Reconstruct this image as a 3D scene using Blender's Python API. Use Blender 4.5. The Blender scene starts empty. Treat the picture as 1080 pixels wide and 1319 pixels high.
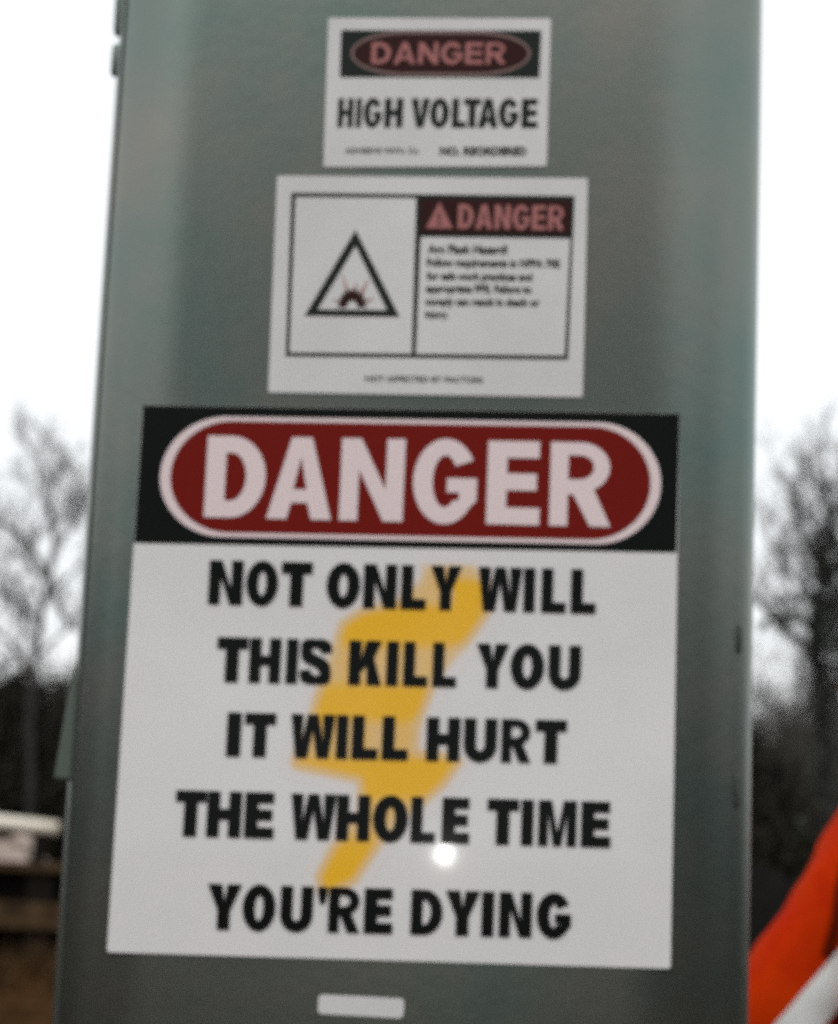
import bpy, bmesh, math, random
from mathutils import Vector, Matrix, geometry, noise
from mathutils.bvhtree import BVHTree

# ------------------------------------------------------------------ camera
SC = bpy.context.scene
COL = SC.collection
FPX, PITCH, YAW, ROLL, DIST, CZ = 2602.9, 0.16655, -0.02192, 0.04078, 1.3068, 1.5
PW, PH = 1080.0, 1319.0
_f = Vector((math.sin(YAW)*math.cos(PITCH), math.cos(YAW)*math.cos(PITCH), math.sin(PITCH)))
_r = Vector((math.cos(YAW), -math.sin(YAW), 0))
_u = _r.cross(_f)
CR = _r*math.cos(ROLL) + _u*math.sin(ROLL)
CU = -_r*math.sin(ROLL) + _u*math.cos(ROLL)
CF = _f
CP = Vector((0, -DIST, CZ))
cd = bpy.data.cameras.new('camera')
cam = bpy.data.objects.new('camera', cd)
COL.objects.link(cam)
cam.matrix_world = Matrix(((CR.x, CU.x, -CF.x, CP.x), (CR.y, CU.y, -CF.y, CP.y), (CR.z, CU.z, -CF.z, CP.z), (0, 0, 0, 1)))
cd.sensor_fit = 'HORIZONTAL'
cd.sensor_width = 36
cd.lens = 36*FPX/PW
cd.clip_start = 0.02
cd.clip_end = 2000
cd.dof.use_dof = True
cd.dof.focus_distance = 0.76
cd.dof.aperture_fstop = 15.5
SC.camera = cam

# ------------------------------------------------------------------ sky, sun, exposure
w = bpy.data.worlds.new('World')
SC.world = w
w.use_nodes = True
nt = w.node_tree
bg = nt.nodes['Background']
sky = nt.nodes.new('ShaderNodeTexSky')
sky.sky_type = 'NISHITA'
sky.sun_disc = False
SUN_EL, SUN_AZ = math.radians(52), math.radians(195)
sky.sun_elevation = SUN_EL
sky.sun_rotation = SUN_AZ
sky.dust_density = 3.0
mx = nt.nodes.new('ShaderNodeMix')
mx.data_type = 'RGBA'
mx.inputs[0].default_value = 0.88
mx.inputs[7].default_value = (10.2, 10.4, 10.5, 1)      # even cloud cover in front of the blue
nt.links.new(sky.outputs[0], mx.inputs[6])
nt.links.new(mx.outputs[2], bg.inputs[0])
bg.inputs[1].default_value = 0.105
sl = bpy.data.lights.new('sun', 'SUN')
sl.energy = 1.3
sl.angle = math.radians(20)
sl.color = (1, 0.99, 0.965)
so = bpy.data.objects.new('sun', sl)
COL.objects.link(so)
_sd = Vector((math.sin(SUN_AZ)*math.cos(SUN_EL), math.cos(SUN_AZ)*math.cos(SUN_EL), math.sin(SUN_EL)))
so.rotation_euler = _sd.to_track_quat('Z', 'Y').to_euler()
# the photographer's flash, seen in the photograph as its reflection in the large sign
fl = bpy.data.lights.new('camera_flash', 'POINT')
fl.energy = 0.42
fl.shadow_soft_size = 0.006
fl.color = (1, 0.98, 0.93)
fo = bpy.data.objects.new('camera_flash', fl)
COL.objects.link(fo)
SC.view_settings.view_transform = 'Standard'
SC.view_settings.look = 'None'
SC.view_settings.exposure = 0.06
SC.view_settings.gamma = 1
SC.cycles.use_denoising = False     # the sampling grain stands in for the phone's sensor grain
SC.cycles.max_bounces = 6
SC.cycles.filter_width = 2.3


def ray(px, py):
    return CF*FPX + CR*(px-PW/2) + CU*(PH/2-py)


def face(px, py, y=0.0):
    """photo pixel -> (x, z) on the vertical plane at depth y"""
    v = ray(px, py)
    t = (y+DIST)/v.y
    return (CP.x+v.x*t, CP.z+v.z*t)


_fp = face(573, 1101)
fo.location = (2*_fp[0], -DIST+0.002, 2*_fp[1]-CZ)

# ------------------------------------------------------------------ helpers


def link(name, me, parent=None, mat=None):
    o = bpy.data.objects.new(name, me)
    COL.objects.link(o)
    if parent is not None:
        o.parent = parent
    if mat is not None and not me.materials:
        me.materials.append(mat)
    return o


def thing(name, label, cat, loc=(0, 0, 0), rz=0, group=None):
    o = bpy.data.objects.new(name, None)
    COL.objects.link(o)
    o.empty_display_size = 0.1
    o.location = loc
    o.rotation_euler = (0, 0, rz)
    o['label'] = label
    o['category'] = cat
    if group:
        o['group'] = group
    return o


def mesh(name, vs, fs, mat=None, smooth=False):
    me = bpy.data.meshes.new(name)
    me.from_pydata([tuple(v) for v in vs], [], fs)
    if smooth:
        me.polygons.foreach_set('use_smooth', [True]*len(me.polygons))
    if mat:
        me.materials.append(mat)
    me.update()
    return me


def copy_tree(src, parent=None):
    c = src.copy()
    COL.objects.link(c)
    c.parent = parent
    for ch in [o for o in bpy.data.objects if o.parent == src]:
        copy_tree(ch, c)
    return c


def mat(name, col, rough=0.6, metal=0.0, spec=0.5, coat=0.0, coat_rough=0.05, bump=0.0, bscale=30.0,
        var=0.0, vscale=4.0, col2=None, bdist=0.002):
    m = bpy.data.materials.new(name)
    m.use_nodes = True
    n, l = m.node_tree.nodes, m.node_tree.links
    b = n['Principled BSDF']
    b.inputs['Roughness'].default_value = rough
    b.inputs['Metallic'].default_value = metal
    b.inputs['Specular IOR Level'].default_value = spec
    b.inputs['Coat Weight'].default_value = coat
    b.inputs['Coat Roughness'].default_value = coat_rough
    tc = n.new('ShaderNodeTexCoord')
    if var > 0 or col2:
        nz = n.new('ShaderNodeTexNoise')
        nz.inputs['Scale'].default_value = vscale
        nz.inputs['Detail'].default_value = 6
        nz.inputs['Roughness'].default_value = 0.6
        l.new(tc.outputs['Object'], nz.inputs['Vector'])
        rp = n.new('ShaderNodeValToRGB')
        rp.color_ramp.elements[0].position = 0.32
        rp.color_ramp.elements[1].position = 0.68
        c2 = col2 or tuple(max(0, c*(1-var)) for c in col)
        rp.color_ramp.elements[0].color = (*c2, 1)
        rp.color_ramp.elements[1].color = (*col, 1)
        l.new(nz.outputs['Fac'], rp.inputs['Fac'])
        l.new(rp.outputs['Color'], b.inputs['Base Color'])
    else:
        b.inputs['Base Color'].default_value = (*col, 1)
    if bump > 0:
        nb = n.new('ShaderNodeTexNoise')
        nb.inputs['Scale'].default_value = bscale
        nb.inputs['Detail'].default_value = 4
        l.new(tc.outputs['Object'], nb.inputs['Vector'])
        bp = n.new('ShaderNodeBump')
        bp.inputs['Strength'].default_value = bump
        bp.inputs['Distance'].default_value = bdist
        l.new(nb.outputs['Fac'], bp.inputs['Height'])
        l.new(bp.outputs['Normal'], b.inputs['Normal'])
        l.new(bp.outputs['Normal'], b.inputs['Coat Normal'])
    return m


def tube(vs, fs, path, radii, n=6, cap=True):
    """append a tapered tube along path (Vectors)"""
    base = len(vs)
    prev = None
    for i, p in enumerate(path):
        d = (path[min(i+1, len(path)-1)]-path[max(i-1, 0)])
        if d.length < 1e-9:
            d = Vector((0, 0, 1))
        d.normalize()
        if prev is None:
            a = d.orthogonal().normalized()
        else:
            a = (prev-d*prev.dot(d))
            a = a.normalized() if a.length > 1e-6 else d.orthogonal().normalized()
        prev = a
        b = d.cross(a)
        for k in range(n):
            t = 2*math.pi*k/n
            vs.append(p+(a*math.cos(t)+b*math.sin(t))*radii[i])
    for i in range(len(path)-1):
        for k in range(n):
            k2 = (k+1) % n
            fs.append((base+i*n+k, base+i*n+k2, base+(i+1)*n+k2, base+(i+1)*n+k))
    if cap:
        fs.append(tuple(base+k for k in reversed(range(n))))
        fs.append(tuple(base+(len(path)-1)*n+k for k in range(n)))


def box(vs, fs, x0, y0, z0, x1, y1, z1):
    b = len(vs)
    vs += [Vector(p) for p in ((x0, y0, z0), (x1, y0, z0), (x1, y1, z0), (x0, y1, z0), (x0, y0, z1), (x1, y0, z1), (x1, y1, z1), (x0, y1, z1))]
    fs += [(b, b+3, b+2, b+1), (b+4, b+5, b+6, b+7), (b, b+1, b+5, b+4), (b+1, b+2, b+6, b+5), (b+2, b+3, b+7, b+6), (b+3, b, b+4, b+7)]


def soft_box(name, x0, y0, z0, x1, y1, z1, bev, mt, parent, seg=3):
    vs, fs = [], []
    box(vs, fs, x0, y0, z0, x1, y1, z1)
    me = mesh(name, vs, fs, mt)
    bm = bmesh.new()
    bm.from_mesh(me)
    bmesh.ops.bevel(bm, geom=bm.edges[:], offset=bev, segments=seg, affect='EDGES', profile=0.5)
    bm.to_mesh(me)
    bm.free()
    return link(name, me, parent)


# ------------------------------------------------------------------ materials
M_CAB = mat('grey_green_enamel', (0.146, 0.204, 0.184), rough=0.32, metal=0.97, bump=0.2, bscale=90, bdist=0.0005,
            col2=(0.232, 0.228, 0.202), vscale=7)
M_SEAM = mat('seam_rubber', (0.045, 0.055, 0.05), rough=0.8)
M_HINGE = mat('painted_hinge', (0.15, 0.18, 0.155), rough=0.45, metal=0.8)
M_WHITE = mat('white_vinyl', (0.78, 0.765, 0.755), rough=0.32, spec=0.35, coat=0.7, coat_rough=0.055, bump=0.06, bscale=14, bdist=0.0006,
              col2=(0.735, 0.730, 0.722), vscale=9)
M_WHITE2 = mat('aged_white_vinyl', (0.70, 0.69, 0.68), rough=0.45, coat=0.3, coat_rough=0.1, bump=0.1, bscale=20, bdist=0.0006,
               col2=(0.62, 0.61, 0.61), vscale=12)
M_BLACK = mat('black_ink', (0.003, 0.004, 0.004), rough=0.5, spec=0.10, coat=0.12, coat_rough=0.12)
M_BLACK2 = mat('faded_black_ink', (0.014, 0.019, 0.016), rough=0.6, spec=0.12)
M_RED = mat('red_ink', (0.165, 0.005, 0.002), rough=0.6, spec=0.12, coat=0.05, coat_rough=0.08)
M_RED2 = mat('dark_faded_red_ink', (0.030, 0.007, 0.006), rough=0.6, spec=0.12)
M_PINKW = mat('white_letter_on_red', (0.80, 0.66, 0.67), rough=0.42, coat=0.3, coat_rough=0.08)
M_PINK = mat('faded_pink_ink', (0.38, 0.150, 0.145), rough=0.6, spec=0.2)
M_RIM = mat('faded_oval_rim_ink', (0.20, 0.12, 0.11), rough=0.5)
M_TXT = mat('fine_print_ink', (0.010, 0.014, 0.010), rough=0.6, spec=.1)

# ------------------------------------------------------------------ lettering: glyphs as flat outlines, unit height


def arc(cx, cy, rx, ry, a0, a1, n=14):
    return [(cx+rx*math.cos(math.radians(a0+(a1-a0)*i/n)), cy+ry*math.sin(math.radians(a0+(a1-a0)*i/n))) for i in range(n+1)]


def band(outer, inner):
    return outer+inner[::-1]


def glyph(ch, a, s):
    """list of polygons; a = width, s = stem (height is 1)"""
    if ch not in "I'":
        s = min(s, (.47 if ch in 'LETFJ' else .37)*a)
    if ch in 'MW':
        s = min(s, .31*a if ch == 'W' else .30*a)
    b = s*0.86 if ch not in 'SBRE' else min(s*.86, .235)

    def R(x0, y0, x1, y1):
        return [(x0, y0), (x1, y0), (x1, y1), (x0, y1)]
    if ch == 'I':
        return [R(0, 0, a, 1)]
    if ch == 'L':
        return [[(0, 0), (a, 0), (a, b), (s, b), (s, 1), (0, 1)]]
    if ch == 'T':
        c = a/2
        return [[(c-s/2, 0), (c+s/2, 0), (c+s/2, 1-b), (a, 1-b), (a, 1), (0, 1), (0, 1-b), (c-s/2, 1-b)]]
    if ch == 'H':
        return [[(0, 0), (s, 0), (s, .5-b/2), (a-s, .5-b/2), (a-s, 0), (a, 0), (a, 1), (a-s, 1), (a-s, .5+b/2), (s, .5+b/2), (s, 1), (0, 1)]]
    if ch == 'E':
        return [[(0, 0), (a, 0), (a, b), (s, b), (s, .51-b/2), (a*.93, .51-b/2), (a*.93, .51+b/2), (s, .51+b/2), (s, 1-b), (a*.97, 1-b), (a*.97, 1), (0, 1)]]
    if ch == 'N':
        return [[(0, 0), (s*.93, 0), (s*.93, .62), (a-s, 0), (a, 0), (a, 1), (a-s*.93, 1), (a-s*.93, .38), (s, 1), (0, 1)]]
    if ch == 'M':
        c = a/2
        t = s*.86
        return [[(0, 0), (t, 0), (t, .72), (c-t*.42, 0), (c+t*.42, 0), (a-t, .72), (a-t, 0), (a, 0), (a, 1), (a-t*1.35, 1), (c, .30), (t*1.35, 1), (0, 1)]]
    if ch == 'V':
        c = a/2
        return [[(c-s*.5, 0), (c+s*.5, 0), (a, 1), (a-s*1.05, 1), (c, .27), (s*1.05, 1), (0, 1)]]
    if ch == 'A':
        c = a/2
        t = s*1.02
        x = lambda y: (c-s*.5)*y   # left outer edge
        o = [(0, 0), (t, 0), (t+(c-s*.5)*.2, .2), (a-t-(c-s*.5)*.2, .2), (a-t, 0), (a, 0), (c+s*.52, 1), (c-s*.52, 1)]
        k = .2+b*.8
        h = [(c-(a*.5-t)*(1-k)*.84, k), (c+(a*.5-t)*(1-k)*.84, k), (c, .76)]
        return [(o, [h])]
    if ch == 'W':
        t = s*.93
        c = a/2
        q = a*.26
        return [[(q-t*.48, 0), (q+t*.48, 0), (c, .66), (a-q-t*.48, 0), (a-q+t*.48, 0), (a, 1), (a-t, 1), (a-q, .36), (c+t*.44, 1), (c-t*.44, 1), (q, .36), (t, 1), (0, 1)]]
    if ch == 'Y':
        c = a/2
        return [[(c-s/2, 0), (c+s/2, 0), (c+s/2, .42), (a, 1), (a-s*1.14, 1), (c, .61), (s*1.14, 1), (0, 1), (c-s/2, .42)]]
    if ch == 'K':
        return [[(0, 0), (s, 0), (s, .30), (s+.13, .44), (a-s*1.2, 0), (a, 0), (s+.29, .62), (a*.97, 1), (a*.97-s*1.25, 1), (s, .56), (s, 1), (0, 1)]]
    if ch == "'":
        return [[(a*.25, .62), (a*.75, .62), (a, .85), (a, 1), (0, 1), (0, .85)]]
    if ch in 'OQ':
        return [(arc(a/2, .5, a/2, .515, 0, 360, 36)[:-1], [arc(a/2, .5, a/2-s, .515-b, 0, 360, 30)[:-1]])]
    if ch == 'D':
        k = a*.42
        return [([(0, 0)]+arc(k, .5, a-k, .5, -90, 90, 20)+[(0, 1)], [[(s, b)]+arc(k, .5, a-k-s, .5-b, -90, 90, 16)+[(s, 1-b)]])]
    if ch == 'U':
        r = a/2
        y = min(r*1.0, .42)
        return [[(0, 1)]+arc(r, y, r, y+.012, 180, 360, 20)+[(a, 1), (a-s, 1)]+arc(r, y, r-s, y-b, 360, 180, 16)+[(s, 1)]]
    if ch == 'R':
        s *= .92
        k = a*.48
        m = .40
        c = b*.78
        o = [(0, 0), (s, 0), (s, .375), (a*.38, .375), (a-s*1.15, 0), (a, 0), (a*.72, .43)]+arc(k, (1+m)/2, a*.97-k, (1-m)/2, -60, 90, 16)+[(0, 1)]
        rx, ry = max(.04, a*.97-k-s*.88), (1-m)/2-c
        h = [(s, (1+m)/2-ry)]+arc(max(k, s+.02), (1+m)/2, rx, ry, -90, 90, 12)+[(s, (1+m)/2+ry)]
        return [(o, [h])]
    if ch == 'G':
        o = arc(a/2, .5, a/2, .515, 30, 324, 36)
        i = arc(a/2, .5, a/2-s, .515-b, 36, 312, 26)
        # closing through the spur at the lower right
        return [[*o, (a, .27), (a, .54), (a*.53, .54), (a*.53, .54-b*.85), (a-s*.9, .54-b*.85), (a-s*.9, .275)]+i[::-1]]
    if ch == 'S':
        s, b = s*.9, b*.84
        P = [(a-s*.45, .70), (a*.86-s*.2, .845), (a*.5, 1-b*.5), (s*.62, .87), (s*.52, .70), (a*.30, .575), (a*.68, .45), (a-s*.52, .29), (a-s*.62, .13), (a*.5, b*.5), (a*.14+s*.2, .155), (s*.45, .31)]
        pts = []
        for i in range(len(P)-1):
            p0, p1, p2, p3 = P[max(i-1, 0)], P[i], P[i+1], P[min(i+2, len(P)-1)]
            for k in range(4):
                t = k/4
                pts.append(tuple(.5*((2*p1[j])+(-p0[j]+p2[j])*t+(2*p0[j]-5*p1[j]+4*p2[j]-p3[j])*t*t+(-p0[j]+3*p1[j]-3*p2[j]+p3[j])*t**3) for j in (0, 1)))
        pts.append(P[-1])
        L, Rr = [], []
        for i, p in enumerate(pts):
            q0, q1 = pts[max(i-1, 0)], pts[min(i+1, len(pts)-1)]
            dx, dy = q1[0]-q0[0], q1[1]-q0[1]
            d = math.hypot(dx, dy)
            nx, ny = -dy/d, dx/d
            h = s*.5*abs(nx)+b*.5*abs(ny)
            L.append((p[0]+nx*h, p[1]+ny*h))
            Rr.append((p[0]-nx*h, p[1]-ny*h))
        out = []
        for i in range(len(pts)-1):
            out.append([L[i], L[i+1], Rr[i+1], Rr[i]])
        return out
    return []


def fill(vs, fs, outer, holes, put, y):
    """tessellate a polygon with holes; put(u, v) -> (x, z)"""
    loops = [[Vector((p[0], p[1], 0)) for p in outer]]+[[Vector((p[0], p[1], 0)) for p in h] for h in holes]
    b = len(vs)
    for lp in loops:
        for p in lp:
            x, z = put(p.x, p.y)
            vs.append(Vector((x, y, z)))
    for t in geometry.tessellate_polygon(loops):
        t = [b+i for i in t]
        n = (vs[t[1]]-vs[t[0]]).cross(vs[t[2]]-vs[t[0]])
        if n.y > 0:
            t.reverse()
        fs.append(tuple(t))


def lettering(text, spans, yl, yr, s_px, parent, mt, y, pad=0.0, grow=0.0):
    """spans: pixel (x0, x1) of each glyph; yl/yr: (x, cap_top, baseline) at two places on the line"""
    vs, fs = [], []
    chars = [c for c in text if c != ' ']

    def yat(x, k):
        t = (x-yl[0])/(yr[0]-yl[0])
        return yl[k]+(yr[k]-yl[k])*t+(grow if k == 2 else -grow)
    for c, (x0, x1) in zip(chars, spans):
        x0 += pad
        x1 -= pad
        xm = (x0+x1)/2
        h = yat(xm, 2)-yat(xm, 1)
        tilt = (face(xm, yat(xm, 1))[0]-face(xm, yat(xm, 2))[0])
        a = (x1-x0)/h
        bl = Vector(face(x0, yat(x0, 2)))
        br = Vector(face(x1, yat(x1, 2)))
        tl = Vector(face(x0, yat(x0, 1)))
        tr = Vector(face(x1, yat(x1, 1)))
        # the pixel box is upright, the glyph is not: shear it about its centre by the lean of the sign
        hh = (tl.y+tr.y-bl.y-br.y)/2

        def put(u, v):
            p = bl.lerp(br, u/a)
            q = tl.lerp(tr, u/a)
            r = p.lerp(q, v)
            return (r.x-(tilt)*(v-.5), r.y)
        for poly in glyph(c, a, s_px/h):
            if isinstance(poly, tuple):
                fill(vs, fs, poly[0], poly[1], put, y)
            else:
                fill(vs, fs, poly, [], put, y)
    return link('lettering', mesh('lettering', vs, fs), parent, mt)


def font_line(text, x0, x1, ytop, ybase, parent, mt, y, slope=0.0, bold=0.012):
    """a line of small print set in Blender's own font, fitted between two pixels (ytop = top of capitals)"""
    cu = bpy.data.curves.new('line', 'FONT')
    cu.body = text
    cu.offset = bold
    cu.resolution_u = 3
    ob = bpy.data.objects.new('line', cu)
    COL.objects.link(ob)
    dg = bpy.context.evaluated_depsgraph_get()
    me = bpy.data.meshes.new_from_object(ob.evaluated_get(dg))
    bpy.data.objects.remove(ob)
    xs = [v.co.x for v in me.vertices]
    lo, hi = min(xs), max(xs)
    cap = 0.69
    for v in me.vertices:
        u = (v.co.x-lo)/(hi-lo)
        px = x0+(x1-x0)*u
        py = ybase+(ytop-ybase)*v.co.y/cap+slope*(px-x0)
        x, z = face(px, py)
        v.co = (x, y, z)
    me.materials.clear()
    me.flip_normals() if me.polygons and me.polygons[0].normal.y > 0 else None
    return link('fine_print', me, parent, mt)


def quad_panel(name, corners, y0, y1, parent, mt, rad=0.0015):
    """thin sheet with rounded corners; corners TL TR BR BL in (x, z); front at y0, back at y1"""
    c = [Vector(p) for p in corners]
    pts = []
    for i in range(4):
        p, a, b = c[i], c[i-1], c[(i+1) % 4]
        da, db = (a-p).normalized()*rad, (b-p).normalized()*rad
        for k in range(5):
            t = k/4
            pts.append((p+da)*(1-t)**2+p*2*t*(1-t)+(p+db)*t*t)
    n = len(pts)
    vs = [Vector((p.x, y0, p.y)) for p in pts]+[Vector((p.x, y1, p.y)) for p in pts]
    fs = [tuple(reversed(range(n))), tuple(range(n, 2*n))]
    for i in range(n):
        j = (i+1) % n
        fs.append((i, j, n+j, n+i))
    me = mesh(name, vs, fs, mt)
    bm = bmesh.new()
    bm.from_mesh(me)
    bmesh.ops.recalc_face_normals(bm, faces=bm.faces)
    bm.to_mesh(me)
    bm.free()
    return link(name, me, parent)


def flat(name, outer, holes, y, parent, mt):
    vs, fs = [], []
    fill(vs, fs, outer, holes, lambda a, b: (a, b), y)
    return link(name, mesh(name, vs, fs), parent, mt)


def F(*pts, y=0.0):
    return [face(*p) for p in pts]


def bil(q, u, v):
    """q TL TR BR BL pixel corners, u right, v down"""
    x = (q[0][0]*(1-u)+q[1][0]*u)*(1-v)+(q[3][0]*(1-u)+q[2][0]*u)*v
    y = (q[0][1]*(1-u)+q[1][1]*u)*(1-v)+(q[3][1]*(1-u)+q[2][1]*u)*v
    return face(x, y)


def oval(q, nu, nv, k, n=14):
    """rounded stadium filling pixel quad q shrunk by nu, nv; k = share of width taken by each rounded end"""
    o = []
    for cx, a0 in ((1-nu-k, -90), (nu+k, 90)):
        for i in range(n*2+1):
            a = math.radians(a0+180*i/(2*n))
            o.append(bil(q, cx+k*math.cos(a), .5+(.5-nv)*math.sin(a)))
    return o


# ------------------------------------------------------------------ ground
def build_ground():
    N = 150
    vs, fs = [], []
    S = 700.0
    for i in range(N+1):
        for j in range(N+1):
            u, v = (i/N*2-1), (j/N*2-1)
            x, y = math.copysign(abs(u)**2.6, u)*S, math.copysign(abs(v)**2.6, v)*S
            d = math.hypot(x, y)
            z = 0.05*noise.noise(Vector((x*.35, y*.35, 0)))+(0.012*noise.noise(Vector((x*2.2, y*2.2, 3))) if d < 40 else 0)
            z += max(0, min(1, (y-60)/60))*1.2*(1+.5*noise.noise(Vector((x*.02, y*.02, 9))))
            if d < 4:
                z *= d/4
            vs.append(Vector((x, y, z)))
    for i in range(N):
        for j in range(N):
            a = i*(N+1)+j
            fs.append((a, a+N+1, a+N+2, a+1))
    m = mat('soil_and_dead_grass', (0.070, 0.034, 0.014), rough=1, spec=0, bump=0.7, bscale=9, bdist=0.05, col2=(0.014, 0.009, 0.004), vscale=1.6)
    o = link('ground', mesh('ground', vs, fs, m, True))
    o['kind'] = 'structure'
    o['label'] = 'brown bare soil and dead winter grass'
    # dry grass tufts
    rnd = random.Random(4)
    vs, fs = [], []
    for k in range(5200):
        d = 5+32*rnd.random()**.8
        an = rnd.uniform(-.36, .36)
        x, y = math.sin(an)*d, math.cos(an)*d
        if abs(x) < .8 and y < 3:
            continue
        for j in range(rnd.randint(4, 8)):
            h = rnd.uniform(.04, .16)
            dx, dy = rnd.uniform(-.07, .07), rnd.uniform(-.07, .07)
            bx, by = x+rnd.uniform(-.05, .05), y+rnd.uniform(-.05, .05)
            b = len(vs)
            wdt = rnd.uniform(.003, .007)
            t = rnd.uniform(0, 6.28)
            wx, wy = wdt*math.cos(t), wdt*math.sin(t)
            vs += [Vector((bx-wx, by-wy, -.02)), Vector((bx+wx, by+wy, -.02)), Vector((bx+dx, by+dy, h))]
            fs.append((b, b+1, b+2))
    g = link('dead_grass', mesh('dead_grass', vs, fs, mat('straw', (0.070, 0.038, 0.016), rough=1, spec=0, var=.6, vscale=2)))
    g['kind'] = 'stuff'
    g['label'] = 'short dead straw coloured grass over the soil'
    g['category'] = 'grass'


build_ground()

# ------------------------------------------------------------------ the steel cabinet
XL, XR = -0.2462, 0.1905          # widest points, half a rounding behind the face
YB = 0.30
RAD = 0.046
Z0, Z1 = 0.12, 2.46


RXL, RXR, RY = 0.068, 0.088, 0.050


def cab_profile():
    """plan outline of the shell, front corners rounded broadly"""
    xl, xr = XL*(1+RY/DIST), XR*(1+RY/DIST)
    p = []
    n = 26
    for i in range(n+1):        # front left corner
        a = math.pi+math.pi/2*i/n
        ca, sa = max(0, -math.cos(a)), max(0, -math.sin(a))
        p.append((xl+RXL-RXL*ca**(2/2.3), RY-RY*sa**(2/2.3)))
    for i in range(n+1):
        a = 1.5*math.pi+math.pi/2*i/n
        ca, sa = max(0, math.cos(a)), max(0, -math.sin(a))
        p.append((xr-RXR+RXR*ca**(2/2.3), RY-RY*sa**(2/2.3)))
    p += [(xr, YB-.01), (xr-.01, YB), (xl+.01, YB), (xl, YB-.01)]
    return p


def surf_y(x):
    p = cab_profile()[:54]
    for a, b in zip(p, p[1:]):
        if a[0] <= x <= b[0] and b[0] > a[0]:
            return a[1]+(b[1]-a[1])*(x-a[0])/(b[0]-a[0])
    return 0.0


def build_cabinet():
    cab = thing('electrical_cabinet', 'tall grey-green steel electrical cabinet with rounded front edges carrying the danger signs', 'electrical cabinet', (0, 0, 0))
    prof = cab_profile()
    n = len(prof)
    rings = 60
    vs, fs = [], []
    for k in range(rings+1):
        z = Z0+(Z1-Z0)*k/rings
        for (x, y) in prof:
            # slight uneven run of the folded sheet along its edges
            e = 0.0009*noise.noise(Vector((x*3, y*2, z*2.3)))
            vs.append(Vector((x+(e if abs(x-(XL+XR)/2) > .19 else 0), y, z)))
    for k in range(rings):
        for i in range(n):
            j = (i+1) % n
            fs.append((k*n+i, k*n+j, (k+1)*n+j, (k+1)*n+i))
    fs.append(tuple(reversed(range(n))))
    fs.append(tuple(rings*n+i for i in range(n)))
    link('shell', mesh('shell', vs, fs, M_CAB, True), cab)
    # sloping rain hood and plinth
    vs, fs = [], []
    for z, g, t in ((Z1, .022, 0), (Z1+.03, .022, 0), (Z1+.075, -.06, 0)):
        for (x, y) in prof:
            cx, cy = (XL+XR)/2, YB/2
            vs.append(Vector((x+g*(1 if x > cx else -1), y+g*(1 if y > cy else -1), z)))
    for k in range(2):
        for i in range(n):
            j = (i+1) % n
            fs.append((k*n+i, k*n+j, (k+1)*n+j, (k+1)*n+i))
    fs.append(tuple(reversed(range(n))))
    fs.append(tuple(2*n+i for i in range(n)))
    link('rain_hood', mesh('rain_hood', vs, fs, M_CAB), cab)
    soft_box('plinth', XL-.06, -.05, -.05, XR+.07, YB+.06, Z0+.004, .012, mat('concrete', (.32, .31, .28), rough=.9, bump=.5, bscale=40, var=.3), cab)
    # door seam down the left fold
    vs, fs = [], []
    xs = XL*(1+RY/DIST)
    for (pz0, pz1) in ((face(100, 1319)[1]-.6, Z1-.08),):
        tube(vs, fs, [Vector((xs+.0075, surf_y(xs+.0075), pz0+(pz1-pz0)*i/20)) for i in range(21)], [.0012]*21, 5)
    link('door_seam', mesh('door_seam', vs, fs, M_SEAM, True), cab)
    # gap at the edge of the pressed panel inside the left fold
    ax, az0 = face(107, 788)
    bx, az1 = face(98, 972)
    vs, fs = [], []
    box(vs, fs, ax-.0010, surf_y(ax)-.0004, az1, ax+.0010, .02, az0)
    box(vs, fs, ax+.0012, -.0006, az0-.0010, ax+.012, .004, az0+.0010)
    box(vs, fs, ax+.0012, -.0006, az1-.0010, ax+.012, .004, az1+.0010)
    # hinge knuckles on the left edge near the top
    for (pa, pb) in ((28, 70), (-60, 16), (-150, -70)):
        za, zb = face(146, pa)[1], face(146, pb)[1]
        vs, fs = [], []
        pth = [Vector((xs-.0004, .040, zb+(za-zb)*t)) for t in (0, .06, .12, .5, .88, .94, 1)]
        tube(vs, fs, pth, [.0016, .0026, .0031, .0033, .0031, .0026, .0016], 12)
        o = link('hinge', mesh('hinge', vs, fs, M_HINGE, True), cab)
    # wedge-shaped lifting lug standing off the left edge
    zt, zb = face(100, 815)[1], face(76, 1002)[1]
    vs, fs = [], []
    prof2 = [(xs+.006, zt), (xs-.0015, zt-(zt-zb)*.4), (xs-.0070, zb+.003), (xs-.0070, zb), (xs+.006, zb)]
    m2 = len(prof2)
    for yy in (.030, .044):
        vs += [Vector((x, yy, z)) for x, z in prof2]
    fs += [tuple(range(m2)), tuple(reversed(range(m2, 2*m2)))]
    for i in range(m2):
        j = (i+1) % m2
        fs.append((i, m2+i, m2+j, j))
    me = mesh('lug', vs, fs, M_HINGE)
    bm = bmesh.new(); bm.from_mesh(me)
    bmesh.ops.recalc_face_normals(bm, faces=bm.faces)
    bmesh.ops.bevel(bm, geom=bm.edges[:], offset=.0012, segments=2, affect='EDGES')
    bm.to_mesh(me); bm.free()
    link('lifting_lug', me, cab)
    # two small dark latch slots on the right fold
    xr = XR*(1+RY/DIST)
    for (pa, pb) in ((800, 838), (995, 1040)):
        za, zb = face(950, pa)[1], face(950, pb)[1]
        vs, fs = [], []
        pth = [Vector((xr-.0132, surf_y(xr-.0132), zb+(za-zb)*t)) for t in (0, .1, .5, .9, 1)]
        tube(vs, fs, pth, [.0007, .0019, .0022, .0019, .0007], 8)
        link('latch_slot', mesh('latch_slot', vs, fs, M_SEAM, True), cab)
    return cab


build_cabinet()

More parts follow.
